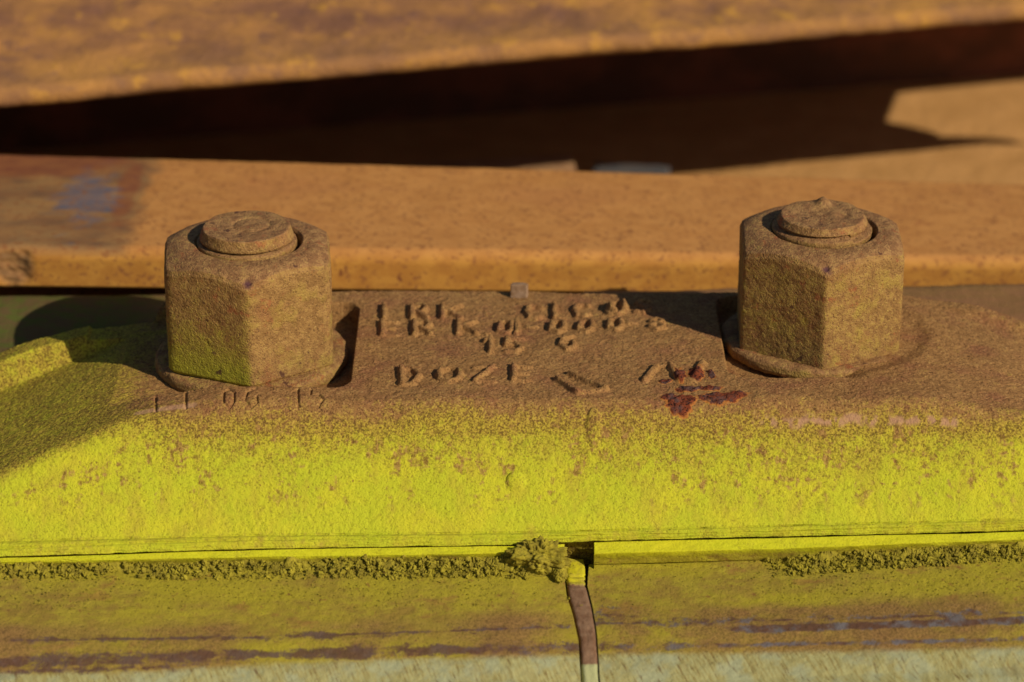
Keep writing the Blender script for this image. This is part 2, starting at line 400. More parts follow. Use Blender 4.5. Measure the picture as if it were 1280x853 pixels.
def back_edge(X):
    return np.interp(X, [-155, -113, -95, -77, -60, -30, 0, 24, 60, 88, 100, 113, 150, 190], [4, 13.5, 18, 22.5, 26, 28.5, 28.5, 26.5, 27.5, 27.5, 24.5, 19.5, 6, -8])
def plane_top(X):
    left = -0.34 * (-72 - X); right = -0.33 * (X - 103)
    return -0.0 + smin(smin(0 * X, left, 4), right, 7)
def plate_height(X, Y):
    base = plane_top(X)
    # rim standing behind the two sloping ends
    yb = back_edge(X)
    rimL = (3.6 * sstep(-74, -84, X) + 2.6 * sstep(-88, -113, X)) * sstep(yb - 8.0, yb - 5.0, Y)
    rimR = 1.6 * sstep(96, 108, X) * sstep(yb - 6.0, yb - 2.5, Y)
    z = base + rimL + rimR
    # square pockets for the washers
    def pocket(x0, x1, y0, y1, r, soft):
        dx = np.maximum(np.maximum(x0 - X, X - x1), 0); 
        qx = np.abs(X - (x0 + x1) / 2) - (x1 - x0) / 2 + r; qy = np.abs(Y - (y0 + y1) / 2) - (y1 - y0) / 2 + r
        d = np.hypot(np.maximum(qx, 0), np.maximum(qy, 0)) + np.minimum(np.maximum(qx, qy), 0) - r
        return sstep(soft, -soft, d)
    wob = 0.35 * fbm(X, Y, 0, 3.0, 3, 5)
    p1 = pocket(-96, PK1[0], PK1[1], 21.5, 4, .45 + 0 * X) 
    p2 = pocket(PK2[0], PK2[1], PK2[2], 25, 4.5, .5 + 0 * X)
    z = z + (np.minimum(z, -5.0 + wob * .3) - z) * p1 + (np.minimum(z, -4.2) - z) * p2 * sstep(PK2[1] - 2, PK2[1] - 14, X)
    nx, ny = at_z(1021, 415, -1.0)
    dn = np.hypot(X - nx, Y - ny) + .9 * fbm(X, Y, 0, 4, 2, 6)
    z = z - 1.0 * (1 - sstep(21.3, 26, dn)) * sstep(nx - 8, nx + 4, X) * (1 - p2 * .0)
    face = (Y - EDGE_Y) * FACE_T
    z = smin(z, face, 3.0)
    return z
PK1 = (float(at_z(441, 440, 0)[0]), float(at_z(300, 483, 0)[1]))
PK2 = (float(at_z(907, 440, 0)[0]), float(at_z(1092, 440, 0)[0]), float(at_z(1000, 471, 0)[1]))

def ZL(px):
    dx, dy, dz = ray(px, interp(px, L1))
    t = (-CZ + (CY - EDGE_Y) * FACE_T) / (dz - dy * FACE_T)
    return CZ + t * dz
def build_plate():
    xs = np.concatenate([np.linspace(-152, -122, 30, endpoint=False), np.linspace(-122, 122, 1220, endpoint=False), np.linspace(122, 186, 60)])
    nt, nf, nb = 250, 210, 26
    yb = back_edge(xs)
    # rows: back edge -> front crease -> face foot
    v = np.linspace(0, 1, nt)[:, None]
    Yt = yb[None] * (1 - v) + (EDGE_Y + 2.0) * v
    pxf = px_of(xs)
    # foot of the face: where L1's sight line meets the inclined face
    dx, dy, dz = ray(pxf, interp(pxf, L1))
    t = (-CZ + (CY - EDGE_Y) * FACE_T) / (dz - dy * FACE_T)
    yL = CY + t * dy; zL = CZ + t * dz
    w = np.linspace(0, 1, nf)[1:, None]
    Yf = (EDGE_Y + 2.0) * (1 - w) + yL[None] * w
    Y = np.concatenate([Yt, Yf], 0); X = np.broadcast_to(xs, Y.shape).copy()
    Z = plate_height(X, Y)
    Zs = Z.copy()
    # cast characters, bumps, stamp
    wx = .16 * fbm(X, Y, 0, 2.0, 2, 31); wy = .25 * fbm(X, Y, 0, 2.0, 2, 32)
    G = glyph_field(X + wx, (Y + wy), CAST, 1.0)
    for a, b, c, d, hh in CASTLINES:
        x0, y0 = at_z(a, b, 0); x1, y1 = at_z(c, d, 0)
        G = np.maximum(G, hh * (1 - sstep(.3, 1.15, seg_d(X + wx, Y + wy, x0, y0, x1, y1))))
    ero = np.clip(.97 + .16 * fbm(X, Y, 0, 3.5, 2, 77), .6, 1.2)
    Z += 1.12 * G * ero
    S = glyph_field(X + wx * .2, Y + wy * .2, STAMP, .42)
    Z -= .5 * S
    for (px, py, r, h, zz) in ((743, 511, 9, .8, 0), (645, 627, 12, 1.1, -18), (764, 389, 9, 1.1, 0), (780, 384, 8, .7, 0)):
        Z += h * np.sqrt(np.clip(1 - ell(X, Y, px, py, r, r * (.75 if zz == 0 else .26), zz) ** 2, 0, 1))
    # chip clusters
    chips = [(832, 477, 9, 3), (851, 470, 8, 9), (871, 469, 11, 8), (889, 469, 5, 4.5), (860, 487, 15, 3.4), (886, 486, 18, 3.6), (900, 496, 27, 5.5), (922, 494, 16, 4.5), (850, 499, 22, 5), (836, 496, 12, 3.5), (852, 504, 15, 3)]
    D = np.full_like(X, 9.0)
    for c in chips: D = np.minimum(D, ell(X + wx * 1.5, Y + wy * 2, *c))
    chip = 1 - sstep(.5, 1.3, D + .35 * fbm(X, Y, 0, 1.1, 3, 58))
    Z += .30 * sstep(.5, .9, chip) * (1 + 1.6 * fbm(X, Y, 0, 1.0, 3, 51))
    # step cut across the left end to imitate a thin cast shadow streak
    gx0, gy0 = at_z(-20, 552, plane_top(np.array([-114.]))[0]); gx1, gy1 = at_z(92, 511, plane_top(np.array([-97.]))[0])
    gd = seg_d(X, Y, gx0, gy0, gx1, gy1)
    gnx, gny = -(gy1 - gy0), (gx1 - gx0); gl = math.hypot(gnx, gny)
    sd = ((X - gx0) * gnx + (Y - gy0) * gny) / gl
    Z -= .75 * np.where(sd > 0, np.exp(-np.clip(sd, 0, 30) / 3.0), sstep(-.35, 0, sd)) * sstep(-95, -104, X) * (sd < 25)
    # gritty relief
    Z += .50 * fbm(X, Y, Z, 14, 2, 2) + .10 * fbm(X, Y, Z, 1.2, 3, 3) + .13 * fbm(X, Y, Z, .75, 2, 4)
    pitm = sstep(.45, .75, fbm(X, Y, Z, 2.0, 3, 9)); Z -= .18 * pitm * sstep(-33, -36, Y)
    # edge scar near the right shoulder
    sx0, sy0 = at_z(945, 509, 0); sx1, sy1 = at_z(1195, 509, 0)
    scar = (1 - sstep(.2, 1.1, seg_d(X, Y + .8 * fbm(X, Y, 0, 3, 2, 61), sx0, sy0, sx1, sy1))) * sstep(-.35, .1, fbm(X, Y, 0, 1.2, 2, 63))
    s2x0, s2y0 = at_z(172, 526, -4.5); s2x1, s2y1 = at_z(243, 525, -4.5)
    scar2 = (1 - sstep(.4, 1.0, seg_d(X, Y + .4 * wy, s2x0, s2y0, s2x1, s2y1)))
    Z -= .12 * scar2
    # rows under the face: rounded foot running to the crack, then a skirt
    k = np.linspace(0, 1, nb)[1:, None]
    crk = interp(pxf, CRACK) - .7 - .7 * fbm(pxf, 0, 0, 14, 3, 201)
    yl2 = interp(pxf, L1)[None] * (1 - k) + crk[None] * k
    zr = zL[None] - 2.0 * k + .35 * np.sin(k * math.pi)
    rough_ = .16 * fbm(np.broadcast_to(xs, zr.shape) * .25, k * 40, 0, 1.2, 4, 12)
    ln = -.35 * np.exp(-((k - .12) / .07) ** 2) * (1 + .8 * fbm(np.broadcast_to(xs, zr.shape), 0, 0, 2, 3, 14)) - .25 * np.exp(-((k - .5 - .1 * np.sin(xs / 30)) / .05) ** 2)
    zr = zr + (rough_ + ln * .8) * np.minimum(1, k * 8)
    bx, by = at_z(np.broadcast_to(pxf, yl2.shape), yl2, zr)
    Xb = np.broadcast_to(xs, zr.shape)
    X = np.concatenate([X, Xb], 0); Y = np.concatenate([Y, by], 0); Z = np.concatenate([Z, zr], 0)
    n0 = nt + nf - 1
    # masks
    tf = (EDGE_Y - Y)                                     # mm in front of the crease
    lft = sstep(-66, -96, X)
    blob = fbm(X, Y, 0, 16, 3, 91)
    paint = .12 + .50 * sstep(-1.5 + 2 * blob, 6 + 3 * blob, tf) + .42 * sstep(2, 13.5 + 5 * blob + 4.5 * sstep(-10, 60, X) * sstep(110, 80, X), tf) 
    paint = np.where(Y > EDGE_Y + 1, paint - .25 * sstep(0, 4, Y - EDGE_Y - 1), paint)
    sl_ = sstep(-1.0, 1.5, (plane_top(X) - (Y - EDGE_Y) * FACE_T))   # past the local crease
    past = (plane_top(X) - (Y - EDGE_Y) * FACE_T)
    endp = np.clip(sstep(-2.5, 3.5, past), 0, 1)
    paint = paint * (1 - lft) + lft * (.58 + .38 * endp)
    rgt = sstep(98, 113, X); paint = paint + rgt * .12 * (tf > -6) + rgt * .22 * sstep(back_edge(X) - 9, back_edge(X) - 3, Y) * (Y < back_edge(X) - 1.2)
    rimface = sstep(-70, -84, X) * sstep(back_edge(X) - 8.6, back_edge(X) - 7.2, Y) * (1 - sstep(back_edge(X) - 5.4, back_edge(X) - 4.2, Y))
    paint = np.maximum(paint, rimface * .52)
    paint[n0:] = .95
    spot = sstep(2.0, 5.0, past) * (1 - .85 * sstep(-14, -19.5, Z)) ; spot[n0:] = .35
    z0 = np.zeros_like(Z); sc_ = z0.copy(); ch_ = z0.copy()
    sc_[:n0] = np.clip(scar + scar2 * .8, 0, 1) * .8; ch_[:n0] = chip
    # green-yellow grains caught in the cast characters
    # skirts all round
    def cat(A, first, last): return np.concatenate([first[None], A, last[None]], 0)
    X, Y, Z = np.concatenate([X, X[-1:]]), np.concatenate([Y, Y[-1:] + 3.2]), np.concatenate([Z, Z[-1:] - .25])
    paint, spot, sc_, ch_ = [np.concatenate([A, A[-1:] * .5]) for A in (paint, spot, sc_, ch_)]
    Zb = np.full(xs.shape, -27.0)
    X, Y, Z = cat(X, xs, xs), cat(Y, Y[0] + .6, Y[-1] + 1.2), cat(Z, np.full(xs.shape, -27.0), np.full(xs.shape, -40.0))
    paint, spot, sc_, ch_ = [cat(A, A[0], A[-1]) for A in (paint, spot, sc_, ch_)]
    P = np.stack([X, Y, Z], -1)
    endl = P[:, :1].copy(); endl[..., 2] = -40; endr = P[:, -1:].copy(); endr[..., 2] = -40
    P = np.concatenate([endl, P, endr], 1)
    ex = lambda A: np.concatenate([A[:, :1], A, A[:, -1:]], 1)
    o = grid_obj('joint_bar', P, MP, dict(paint=ex(paint), spot=ex(spot), scar=ex(sc_), chip=ex(ch_)), flip=True)
    tag(o, 'cast steel joint bar, dusty brown lettered top and bright yellow sloping front', 'joint bar')
    return o
build_plate()

# ------------------------------------------------------------------ the two rails under the joint bar
RL_EDGE = [(700, 705), (712, 704), (745, 708), (770, 716), (802, 723), (853, 726), (930, 729)]      # (photo y, photo x)
RR_EDGE = [(700, 742), (707, 736), (732, 734), (760, 741), (795, 746.5), (853, 750), (930, 753)]
PL_EDGE = [(700, 706.5), (730, 709), (745, 711), (770, 718), (802, 725), (853, 728), (930, 731)]
PR_EDGE = [(700, 729), (707, 731), (732, 732.5), (760, 739.5), (795, 745), (853, 748.5), (930, 751.5)]
def head_z(y, px=735.):
    return ZL(px) - 2.3 - .17 * np.maximum(interp(px, LIPB) - interp(px, CRACK), 8) - .046 * (y - 705) - .00042 * np.clip(y - 775, 0, None) ** 2
def build_rail(side):
    n = 1000
    u = np.linspace(0, 1, n)
    u = np.where(u < .12, u / .12 * .0 + u, u)
    rowsX, rowsY, rowsZ, info = [], [], [], []
    far = -190.0 if side < 0 else 190.0
    gapX = float(at_z(705 if side < 0 else 742, 690, -27)[0])
    def add(X, Y, Z, **k): rowsX.append(X); rowsY.append(Y + 0 * X); rowsZ.append(Z + 0 * X); info.append(k)
    def xs_for(ge):
        # columns dense in view, run out to the far end
        a = np.concatenate([np.linspace(0, .86, n - 60, endpoint=False), np.linspace(.86, 1, 60)])
        end = 123.0 * np.sign(far)
        t = np.where(a < .86, ge + (end - ge) * a / .86, end + (far - end) * (a - .86) / .14)
        return t
    X0 = xs_for(gapX); pxc = px_of(X0, -48, -27)
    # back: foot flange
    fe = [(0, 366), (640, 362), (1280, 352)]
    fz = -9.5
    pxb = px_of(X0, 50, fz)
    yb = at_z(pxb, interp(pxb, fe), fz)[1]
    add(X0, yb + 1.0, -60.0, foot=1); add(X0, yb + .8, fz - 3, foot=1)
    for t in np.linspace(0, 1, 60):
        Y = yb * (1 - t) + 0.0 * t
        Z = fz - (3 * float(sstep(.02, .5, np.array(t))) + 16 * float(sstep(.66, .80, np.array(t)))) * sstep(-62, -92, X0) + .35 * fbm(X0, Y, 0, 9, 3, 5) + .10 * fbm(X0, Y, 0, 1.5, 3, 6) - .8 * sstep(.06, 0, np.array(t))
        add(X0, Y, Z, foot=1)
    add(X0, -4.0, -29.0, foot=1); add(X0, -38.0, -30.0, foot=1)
    # lip
    crk = interp(pxc, CRACK); lb = interp(pxc, LIPB)
    zc = ZL(pxc) - 2.2
    wob_ = .9 * fbm(pxc, 3, 0, 60, 3, 207)
    s0x, s0y = at_z(pxc, crk + .8 + wob_, zc - .2); add(X0, s0y + .9, zc - 4, lip=1)
    for t in np.linspace(0, 1, 30):
        dl = np.maximum(lb - crk, 8) / 24.
        zz = zc - dl * (1.3 * min(t, .5) * 2 + 2.8 * max(0, t - .5) * 2) + .16 * fbm(X0 * .4, 0, t * 6, 1.5, 4, 8 + side) + .16 * fbm(X0 * .3, 0, t * 3, 5, 2, 18 + side)
        py = crk + .9 + wob_ + (lb - crk - .9 - wob_) * t
        yy = at_z(pxc, py, zz)[1]
        add(X0, yy, zz, lip=1 - .55 * sstep(.45, .85, np.array(t)))
    add(X0, yy + 1.2, zz - .3, lip=.2)
    # running surface
    ys = np.concatenate([np.linspace(0, 1, 150) * 150])
    for k, d in enumerate(ys):
        py = lb - 1.0 + d
        ymean = 705 + d
        edge = RL_EDGE if side < 0 else RR_EDGE
        gp = np.interp(ymean, [e[0] for e in edge], [e[1] for e in edge])
        z = float(head_z(ymean))
        ge = float(at_z(gp, ymean, z)[0])
        if k == 0: ge = gapX
        Xr = xs_for(ge); pr = px_of(Xr, -60, z)
        lbr = interp(pr, LIPB)
        zz = head_z(ymean, pr) + .30 * fbm(Xr * .5, d * .2, 0, 8, 3, 25) + .09 * fbm(Xr, d * .3, 0, 1.3, 3, 26)
        if k < 2: zz = zz - .1
        py = lbr - 1.0 + d
        yy = at_z(pr, py, zz)[1]
        add(Xr, yy, zz, py=py, px=pr, d=d)
    # round over the running edge
    Y_, Z_, Xr_ = yy.copy(), zz.copy(), Xr
    for a in np.linspace(.15, 1, 14):
        add(Xr_, Y_ - 9 * math.sin(a * math.pi / 2), -60 - 0 + (Z_ + 60) * (1 - a) ** .75 if False else Z_ - 14 * (1 - math.cos(a * math.pi / 2)), pale=1)
    add(Xr_, Y_ - 9.0, -60.0, pale=1)
    X, Y, Z = np.array(rowsX), np.array(rowsY), np.array(rowsZ)
    A = {k: np.zeros_like(X) for k in ('paint', 'brown', 'pale', 'dark', 'foot', 'blue')}
    for i, k in enumerate(info):
        if k.get('foot'): A['foot'][i] = 1; A['blue'][i] = sstep(-70, -92, X[i]); A['paint'][i] = 0 * X[i]  # on foot rows 'blue' masks the painted shade at the left end
        if 'lip' in k: A['paint'][i] = .95 * k['lip']
        if k.get('pale'): A['pale'][i] = 1
        if 'd' in k:
            py, px = k['py'], k['px']
            l1 = interp(px, [(0, 801), (320, 797), (640, 786), (760, 779), (960, 776), (1280, 765)])
            l2 = interp(px, [(0, 829), (320, 819), (640, 811), (760, 810), (960, 806), (1280, 799)])
            A['paint'][i] = .42 * np.exp(-k['d'] / 28.)
            A['brown'][i] = .8 * (.8 + .5 * fbm(px, 2, 0, 90, 2, 97)) * sstep(l1 - 40, l1 - 8, py)
            w1 = 6.5 + 3.5 * fbm(px, 0, 0, 60, 2, 3)
            d1 = (.72 + .5 * fbm(px, 7, 0, 35, 3, 41)) * np.exp(-((py - l1) / w1) ** 2); d2 = (.78 + .5 * fbm(px, 9, 0, 28, 3, 42)) * np.exp(-((py - l2) / ((10 - 5.5 * sstep(700, 900, px)) * (1 + .4 * fbm(px, 3, 0, 60, 2, 4)))) ** 2)
            d3 = .85 * np.exp(-((py - (l2 + 12)) / 6) ** 2) * sstep(340, 200, px)
            d4 = np.where(px > 800, 1.6 * np.exp(-((py - (l1 + 10)) / 5.0) ** 2) * sstep(860, 960, px), 0)
            d5 = .75 * np.exp(-(((px - 770) / 45) ** 2 + ((py - 770) / 14) ** 2))
            A['dark'][i] = np.maximum.reduce([.95 * d1, 1.15 * np.exp(-((py - l1 - 1.2 * fbm(px, 1, 0, 50, 3, 88)) / 1.8) ** 2) * (.75 + .6 * fbm(px, 5, 0, 40, 3, 89)), (1.0 + .35 * sstep(700, 500, px)) * d2, d3, d4, d5 if side > 0 else 0 * d1])
            A['blue'][i] = np.clip(.25 + sstep(500, 1000, px) * .75, 0, 1)
            lp = interp(px, [(0, 838), (200, 836), (420, 822), (640, 817), (760, 814), (960, 812), (1280, 806)])
            A['pale'][i] = sstep(lp - 6, lp + 14, py)
    P = np.stack([X, Y, Z], -1)
    if side < 0: pass
    cap = P[:, :1].copy(); cap[..., 2] = np.minimum(cap[..., 2] - 4, -60)
    capf = P[:, -1:].copy(); capf[..., 2] = -60
    P = np.concatenate([cap, P, capf], 1)
    ex = lambda B: np.concatenate([B[:, :1], B, B[:, -1:]], 1)
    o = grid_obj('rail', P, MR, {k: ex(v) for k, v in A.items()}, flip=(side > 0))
    return o
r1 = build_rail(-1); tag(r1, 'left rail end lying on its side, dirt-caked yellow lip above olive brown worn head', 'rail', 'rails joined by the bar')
r2 = build_rail(1); tag(r2, 'right rail end with clean square yellow lip corner and blue-grey streak on its head', 'rail', 'rails joined by the bar')

def build_post():
    ys = np.linspace(699, 930, 160); u = np.linspace(0, 1, 26)
    rows = []
    for y in ys:
        xl = np.interp(y, [e[0] for e in PL_EDGE], [e[1] for e in PL_EDGE]); xr = np.interp(y, [e[0] for e in PR_EDGE], [e[1] for e in PR_EDGE])
        px = xl + (xr - xl) * u
        px[0] += .25 * math.sin(y * .7); px[-1] += .2 * math.sin(y * .9 + 1)
        z = head_z(y) - .15 - .35 * (2 * u - 1) ** 6 + .10 * fbm(u * 5, y * .2, 0, 1.2, 3, 7)
        for yy0, dd in ((721, .35), (727, .3), (733, .35)): z = z - dd * math.exp(-((y - yy0) / 1.1) ** 2)
        X, Y = at_z(px, y + 0 * px, z)
        r = np.stack([X, Y, z], -1)
        a = r[:1].copy(); a[..., 2] = -60; b = r[-1:].copy(); b[..., 2] = -60
        rows.append(np.concatenate([a, r, b], 0))
    P = np.array(rows)
    back = P[:1].copy(); back[..., 2] = -60; 
    f1 = P[-1:].copy(); f1[..., 2] = -60; f1[..., 1] -= 3
    P = np.concatenate([back, P, f1], 0)
    yy = np.concatenate([[699], ys, [930]])[:, None] + 0 * P[..., 0]
    A = dict(paint=.62 * (1 - sstep(724, 742, yy)), brown=0 * yy, pale=sstep(826, 836, yy), dark=.35 * (1 - sstep(6, 12, np.abs(yy - 737))), foot=0 * yy)
    n = NT('fibre_end_post', .85, .2)
    mid = n.noise(1.8, 5, .6); fine = n.noise(.4, 3, .7, off=3)
    c = n.mix(n.ramp(mid, .35, .65), (.16, .085, .048), (.23, .14, .085))
    c = n.mix(n.ramp(fine, .42, .3, 0, .6), c, (.12, .05, .03))
    f = n.math('ADD', n.attr('paint'), n.math('MULTIPLY', n.math('SUBTRACT', mid, .5), .8))
    c = n.mix(n.ramp(f, .3, .7), c, (.52, .48, .015))
    f = n.math('ADD', n.attr('pale'), n.math('MULTIPLY', n.math('SUBTRACT', mid, .5), .8))
    c = n.mix(n.ramp(f, .3, .7), c, (.36, .38, .19))
    m = n.done(c, n.bump(fine, .2, .8))
    o = grid_obj('end_post', P, m, A)
    tag(o, 'narrow curved brown fibre strip wedged in the gap between the two rail ends', 'end post')
build_post()

# ------------------------------------------------------------------ bolts with nuts and washers
def displace(P, amp, scale, seed, octs=3):
    d = fbm(P[..., 0] + seed * 7.7, P[..., 1], P[..., 2], scale, octs, seed)
    return amp * d
def ring_norm(P):
    """vertex normals of a wrapped grid"""
    du = np.roll(P, -1, 1) - np.roll(P, 1, 1); dv = np.gradient(P, axis=0)
    n = np.cross(du, dv); n /= (np.linalg.norm(n, axis=-1, keepdims=True) + 1e-9); return n
NUT_R, NUT_H = 20.8, 25.0
def build_nut(parent, rot, seed, paintfn, hole=(0.5, 0.0), NUT_R=20.8, worn=.55):
    nth = 420
    th = np.linspace(0, 2 * math.pi, nth, endpoint=False)
    ap = NUT_R * math.cos(math.pi / 6)
    loc = (th - rot) % (math.pi / 3)            # vertex at rot
    r0 = ap / np.cos(loc - math.pi / 6)
    R = NUT_R - worn
    rh = smin(r0, R + 0 * r0, worn * 1.4)               # worn corners
    def ztop(r): return NUT_H - np.maximum(0, r - 16.0) * .66 - .22 * np.maximum(0, r - 14.0) * 0
    rows = []; paint = []
    zt = ztop(rh)
    for t in np.linspace(0, 1, 110):
        z = -1.3 + t * (zt + 1.3)
        r = rh - .5 * (1 - sstep(0, .03, np.array(t))) - .35 * sstep(.965, 1.0, np.array(t))
        rows.append(np.stack([r * np.cos(th), r * np.sin(th), z + 0 * th], -1))
    for t in np.linspace(0, 1, 50)[1:]:
        hx, hy = hole[0] * t, hole[1] * t
        r = (rh - .35) * (1 - t) + 11.5 * t
        z = smin(NUT_H + 0 * r, NUT_H - (r - 16.0) * .62, 1.2) - .5 * sstep(.93, 1, np.array(t))
        rows.append(np.stack([r * np.cos(th) + hx, r * np.sin(th) + hy, z], -1))
    for dz in (1.5, 3, 5):
        rows.append(np.stack([11.3 * np.cos(th) + hole[0], 11.3 * np.sin(th) + hole[1], NUT_H - dz + 0 * th], -1))
    P = np.array(rows)
    N = ring_norm(P)
    d = displace(P, .14, 6.0, seed) + displace(P, .08, 1.3, seed + 3) + displace(P, .07, .5, seed + 5, 2)
    pit = sstep(.5, .8, fbm(P[..., 0], P[..., 1], P[..., 2], 2.6, 2, seed + 9))
    d -= .16 * pit
    sgn = np.sign((N[60] * np.stack([np.cos(th), np.sin(th), 0 * th], -1)).sum(-1).mean())
    P = P + N * (sgn * d)[..., None]
    pa = paintfn(P)
    chip = 0 * pa
    vx = NUT_R * np.array([math.cos(rot), math.sin(rot)])
    cd_ = 1.25 * np.sqrt((P[..., 0] - vx[0] * .92) ** 2 + ((P[..., 1] - vx[1] * .92)) ** 2 + (P[..., 2] - (NUT_H - 2.6)) ** 2 * .8)
    chip = 1 - sstep(.9, 1.8, cd_ + .5 * fbm(P[..., 0], P[..., 1], P[..., 2], 1, 2, 3))
    P = P - N * (sgn * .35 * chip)[..., None]
    return grid_obj('nut', P, MN, dict(paint=pa, chip=chip), parent, wrap=True, flip=(sgn > 0))
def build_lathe(name, prof, parent, seed, mat=MN, amp=(.25, .12), n=260, wob=0.0, off=(0, 0), paint=0.0, extra=None, helix=0.0):
    th = np.linspace(0, 2 * math.pi, n, endpoint=False)
    p = np.array(prof, float)
    # resample
    s = np.concatenate([[0], np.cumsum(np.hypot(np.diff(p[:, 0]), np.diff(p[:, 1])))])
    m = int(s[-1] / .18) + 2
    q = np.linspace(0, s[-1], m); r = np.interp(q, s, p[:, 0]); z = np.interp(q, s, p[:, 1])
    P = np.stack([r[:, None] * np.cos(th) + off[0] , r[:, None] * np.sin(th) + off[1], z[:, None] + 0 * th], -1)
    if helix: 
        w = np.exp(-((z - helix[0]) / helix[1]) ** 2)[:, None]
        P[..., 2] += w * helix[2] * ((th + helix[3]) / (2 * math.pi) % 1 - .5)
    N = ring_norm(P)
    N[r < .4] = (0, 0, 1)
    k = int(np.argmax(r)); sgn = np.sign((N[k] * np.stack([np.cos(th), np.sin(th), 0 * th], -1)).sum(-1).mean())
    N = N * sgn; N[r < .4] = (0, 0, 1)
    d = displace(P, amp[0], 3.0, seed) + displace(P, amp[1], .8, seed + 2)
    P = P + N * d[..., None]
    if wob: P[..., 2] += wob * np.sin(th + .8) * sstep(14, 21, r)[:, None] + .25 * fbm(P[..., 0], P[..., 1], 0, 6, 2, seed)
    if extra is not None: P = extra(P, r)
    P[r < .05] = P[r < .05].mean(0) if (r < .05).sum() == 1 else P[r < .05]
    return grid_obj(name, P, mat, dict(paint=np.full(P.shape[:2], paint), chip=np.zeros(P.shape[:2])), parent, wrap=True, flip=(sgn > 0))

def bolt_thing(px, py, rot, seed, label, paintfn, prof, nubfn, washer_wob, wpaint, wz=0.0, helix=0, hole=(.6, 0), nr=20.8, worn=.45):
    x, y = at_z(px, py, -1.0)
    e = bpy.data.objects.new('track_bolt', None); link(e)
    e.location = (float(x) * MM, float(y) * MM, -1.0 * MM); e.empty_display_size = .02
    tag(e, label, 'bolt', 'bolts through the joint bar')
    build_nut(e, rot, seed, paintfn, hole, nr, worn)
    build_lathe('bolt_end', prof, e, seed + 20, extra=nubfn, helix=helix, amp=(.12, .09))
    w = build_lathe('washer', [(10, -4.2), (20.2, -4.2), (21.2, -3.9), (21.5, -3.0), (21.3, -2.0), (20.8, -1.45), (19.5, -1.2), (12, -1.2)], e, seed + 40, wob=washer_wob, amp=(.3, .16), paint=wpaint)
    w.location.z = wz * MM
    return e
def pf_left(P):
    x, y, z = P[..., 0], P[..., 1], P[..., 2]
    leftface = sstep(2.5, .5, x) * (y < 6)
    return leftface * (.10 + .85 * sstep(19, -2, z)) + .15 * sstep(8, 0, z)
def pf_right(P):
    x, y, z = P[..., 0], P[..., 1], P[..., 2]
    return .18 * sstep(23.5, 20, z) + .10 * sstep(3, -3, x) + 0 * z
def nub_left(P, r):
    x, y = P[..., 0], P[..., 1]; top = P[..., 2] > NUT_H + 2.9
    P[..., 2] += top * (.25 * fbm(x, y, 0, 4, 3, 4) - .25 * np.exp(-((np.hypot(x - 1, y - 1) - 4) / .5) ** 2))
    return P
def nub_right(P, r):
    x, y = P[..., 0], P[..., 1]; top = P[..., 2] > NUT_H + 2.9
    P[..., 2] += top * (.35 * fbm(x, y, 0, 3, 3, 14) + 1.7 * np.exp(-(((x - .8) / 1.5) ** 2 + ((y - 6.3) / 1.6) ** 2)) - .5 * np.exp(-(((x - 4.5) / 1.2) ** 2 + ((y + .5) / 1.6) ** 2)))
    return P
H = NUT_H
prof_l = [(10.9, H - 6), (10.95, H - .4), (10.8, H + .15), (10.2, H + .35), (9.3, H + .4), (9.4, H + .6), (10.2, H + .75), (10.3, H + 1.2), (9.9, H + 2.2), (9.55, H + 3.15), (9.4, H + 3.35), (9.1, H + 3.35), (5, H + 3.2), (0, H + 3.2)]
prof_r = [(10.7, H - 6), (10.9, H - .6), (11.05, H + .1), (10.9, H + .5), (9.6, H + .85), (9.0, H + 1.15), (9.9, H + 1.5), (9.95, H + 1.85), (9.25, H + 3.0), (9.1, H + 3.3), (8.8, H + 3.35), (4, H + 3.2), (0, H + 3.2)]
bolt_thing(314, 431, math.radians(-85), 11, 'left bolt, its rusty hex nut dusted green-yellow low down, smooth domed bolt end', pf_left, prof_l, nub_left, .35, .22, hole=(.45, 0))
bolt_thing(1021, 415, math.radians(-92), 57, 'right bolt in brown hex nut, threaded bolt end with a small nub on top', pf_right, prof_r, nub_right, -.3, .08, wz=1.1, helix=(H + 1.0, .7, 1.1, 1.0), hole=(.6, .1), nr=20.25, worn=.15)

# ------------------------------------------------------------------ dirt
rng = np.random.default_rng(4)
def crumbs(name, pts, rad, mat, label, cat, seed=1, sub=1, rough=.35):
    V0, F0 = ico(sub); nv = len(V0)
    n = len(pts)
    R = rad[:, None, None] * (1 + .55 * (rng.random((n, nv, 1)) * 2 - 1))
    s = .7 + .6 * rng.random((n, 1, 3))
    V = (V0[None] * R * s + pts[:, None]).reshape(-1, 3)
    F = (F0[None] + (np.arange(n) * nv)[:, None, None]).reshape(-1, 3)
    o = tri_obj(name, V, F, mat, smooth=False)
    return tag(o, label, cat, kind='stuff')
def ridge_pts(x0, x1, n, w0, w1, dens_fn, up=2.2, off=2.0):
    px = x0 + (x1 - x0) * rng.random(n); keep = rng.random(n) < dens_fn(px); px = px[keep]
    lb = interp(px, LIPB)
    w = w0 + (w1 - w0) * (px - x0) / (x1 - x0)
    t = rng.random(len(px)) ** 1.3
    zb = head_z(705 + t * w, px)
    z = zb + .1 + up * (1 - t) ** 1.2 * rng.random(len(px)) * (.7 + .5 * fbm(px, 0, 0, 40, 2, 9))
    X, Y = at_z(px, lb + off + t * w, zb)
    return np.stack([X, Y, z], -1)
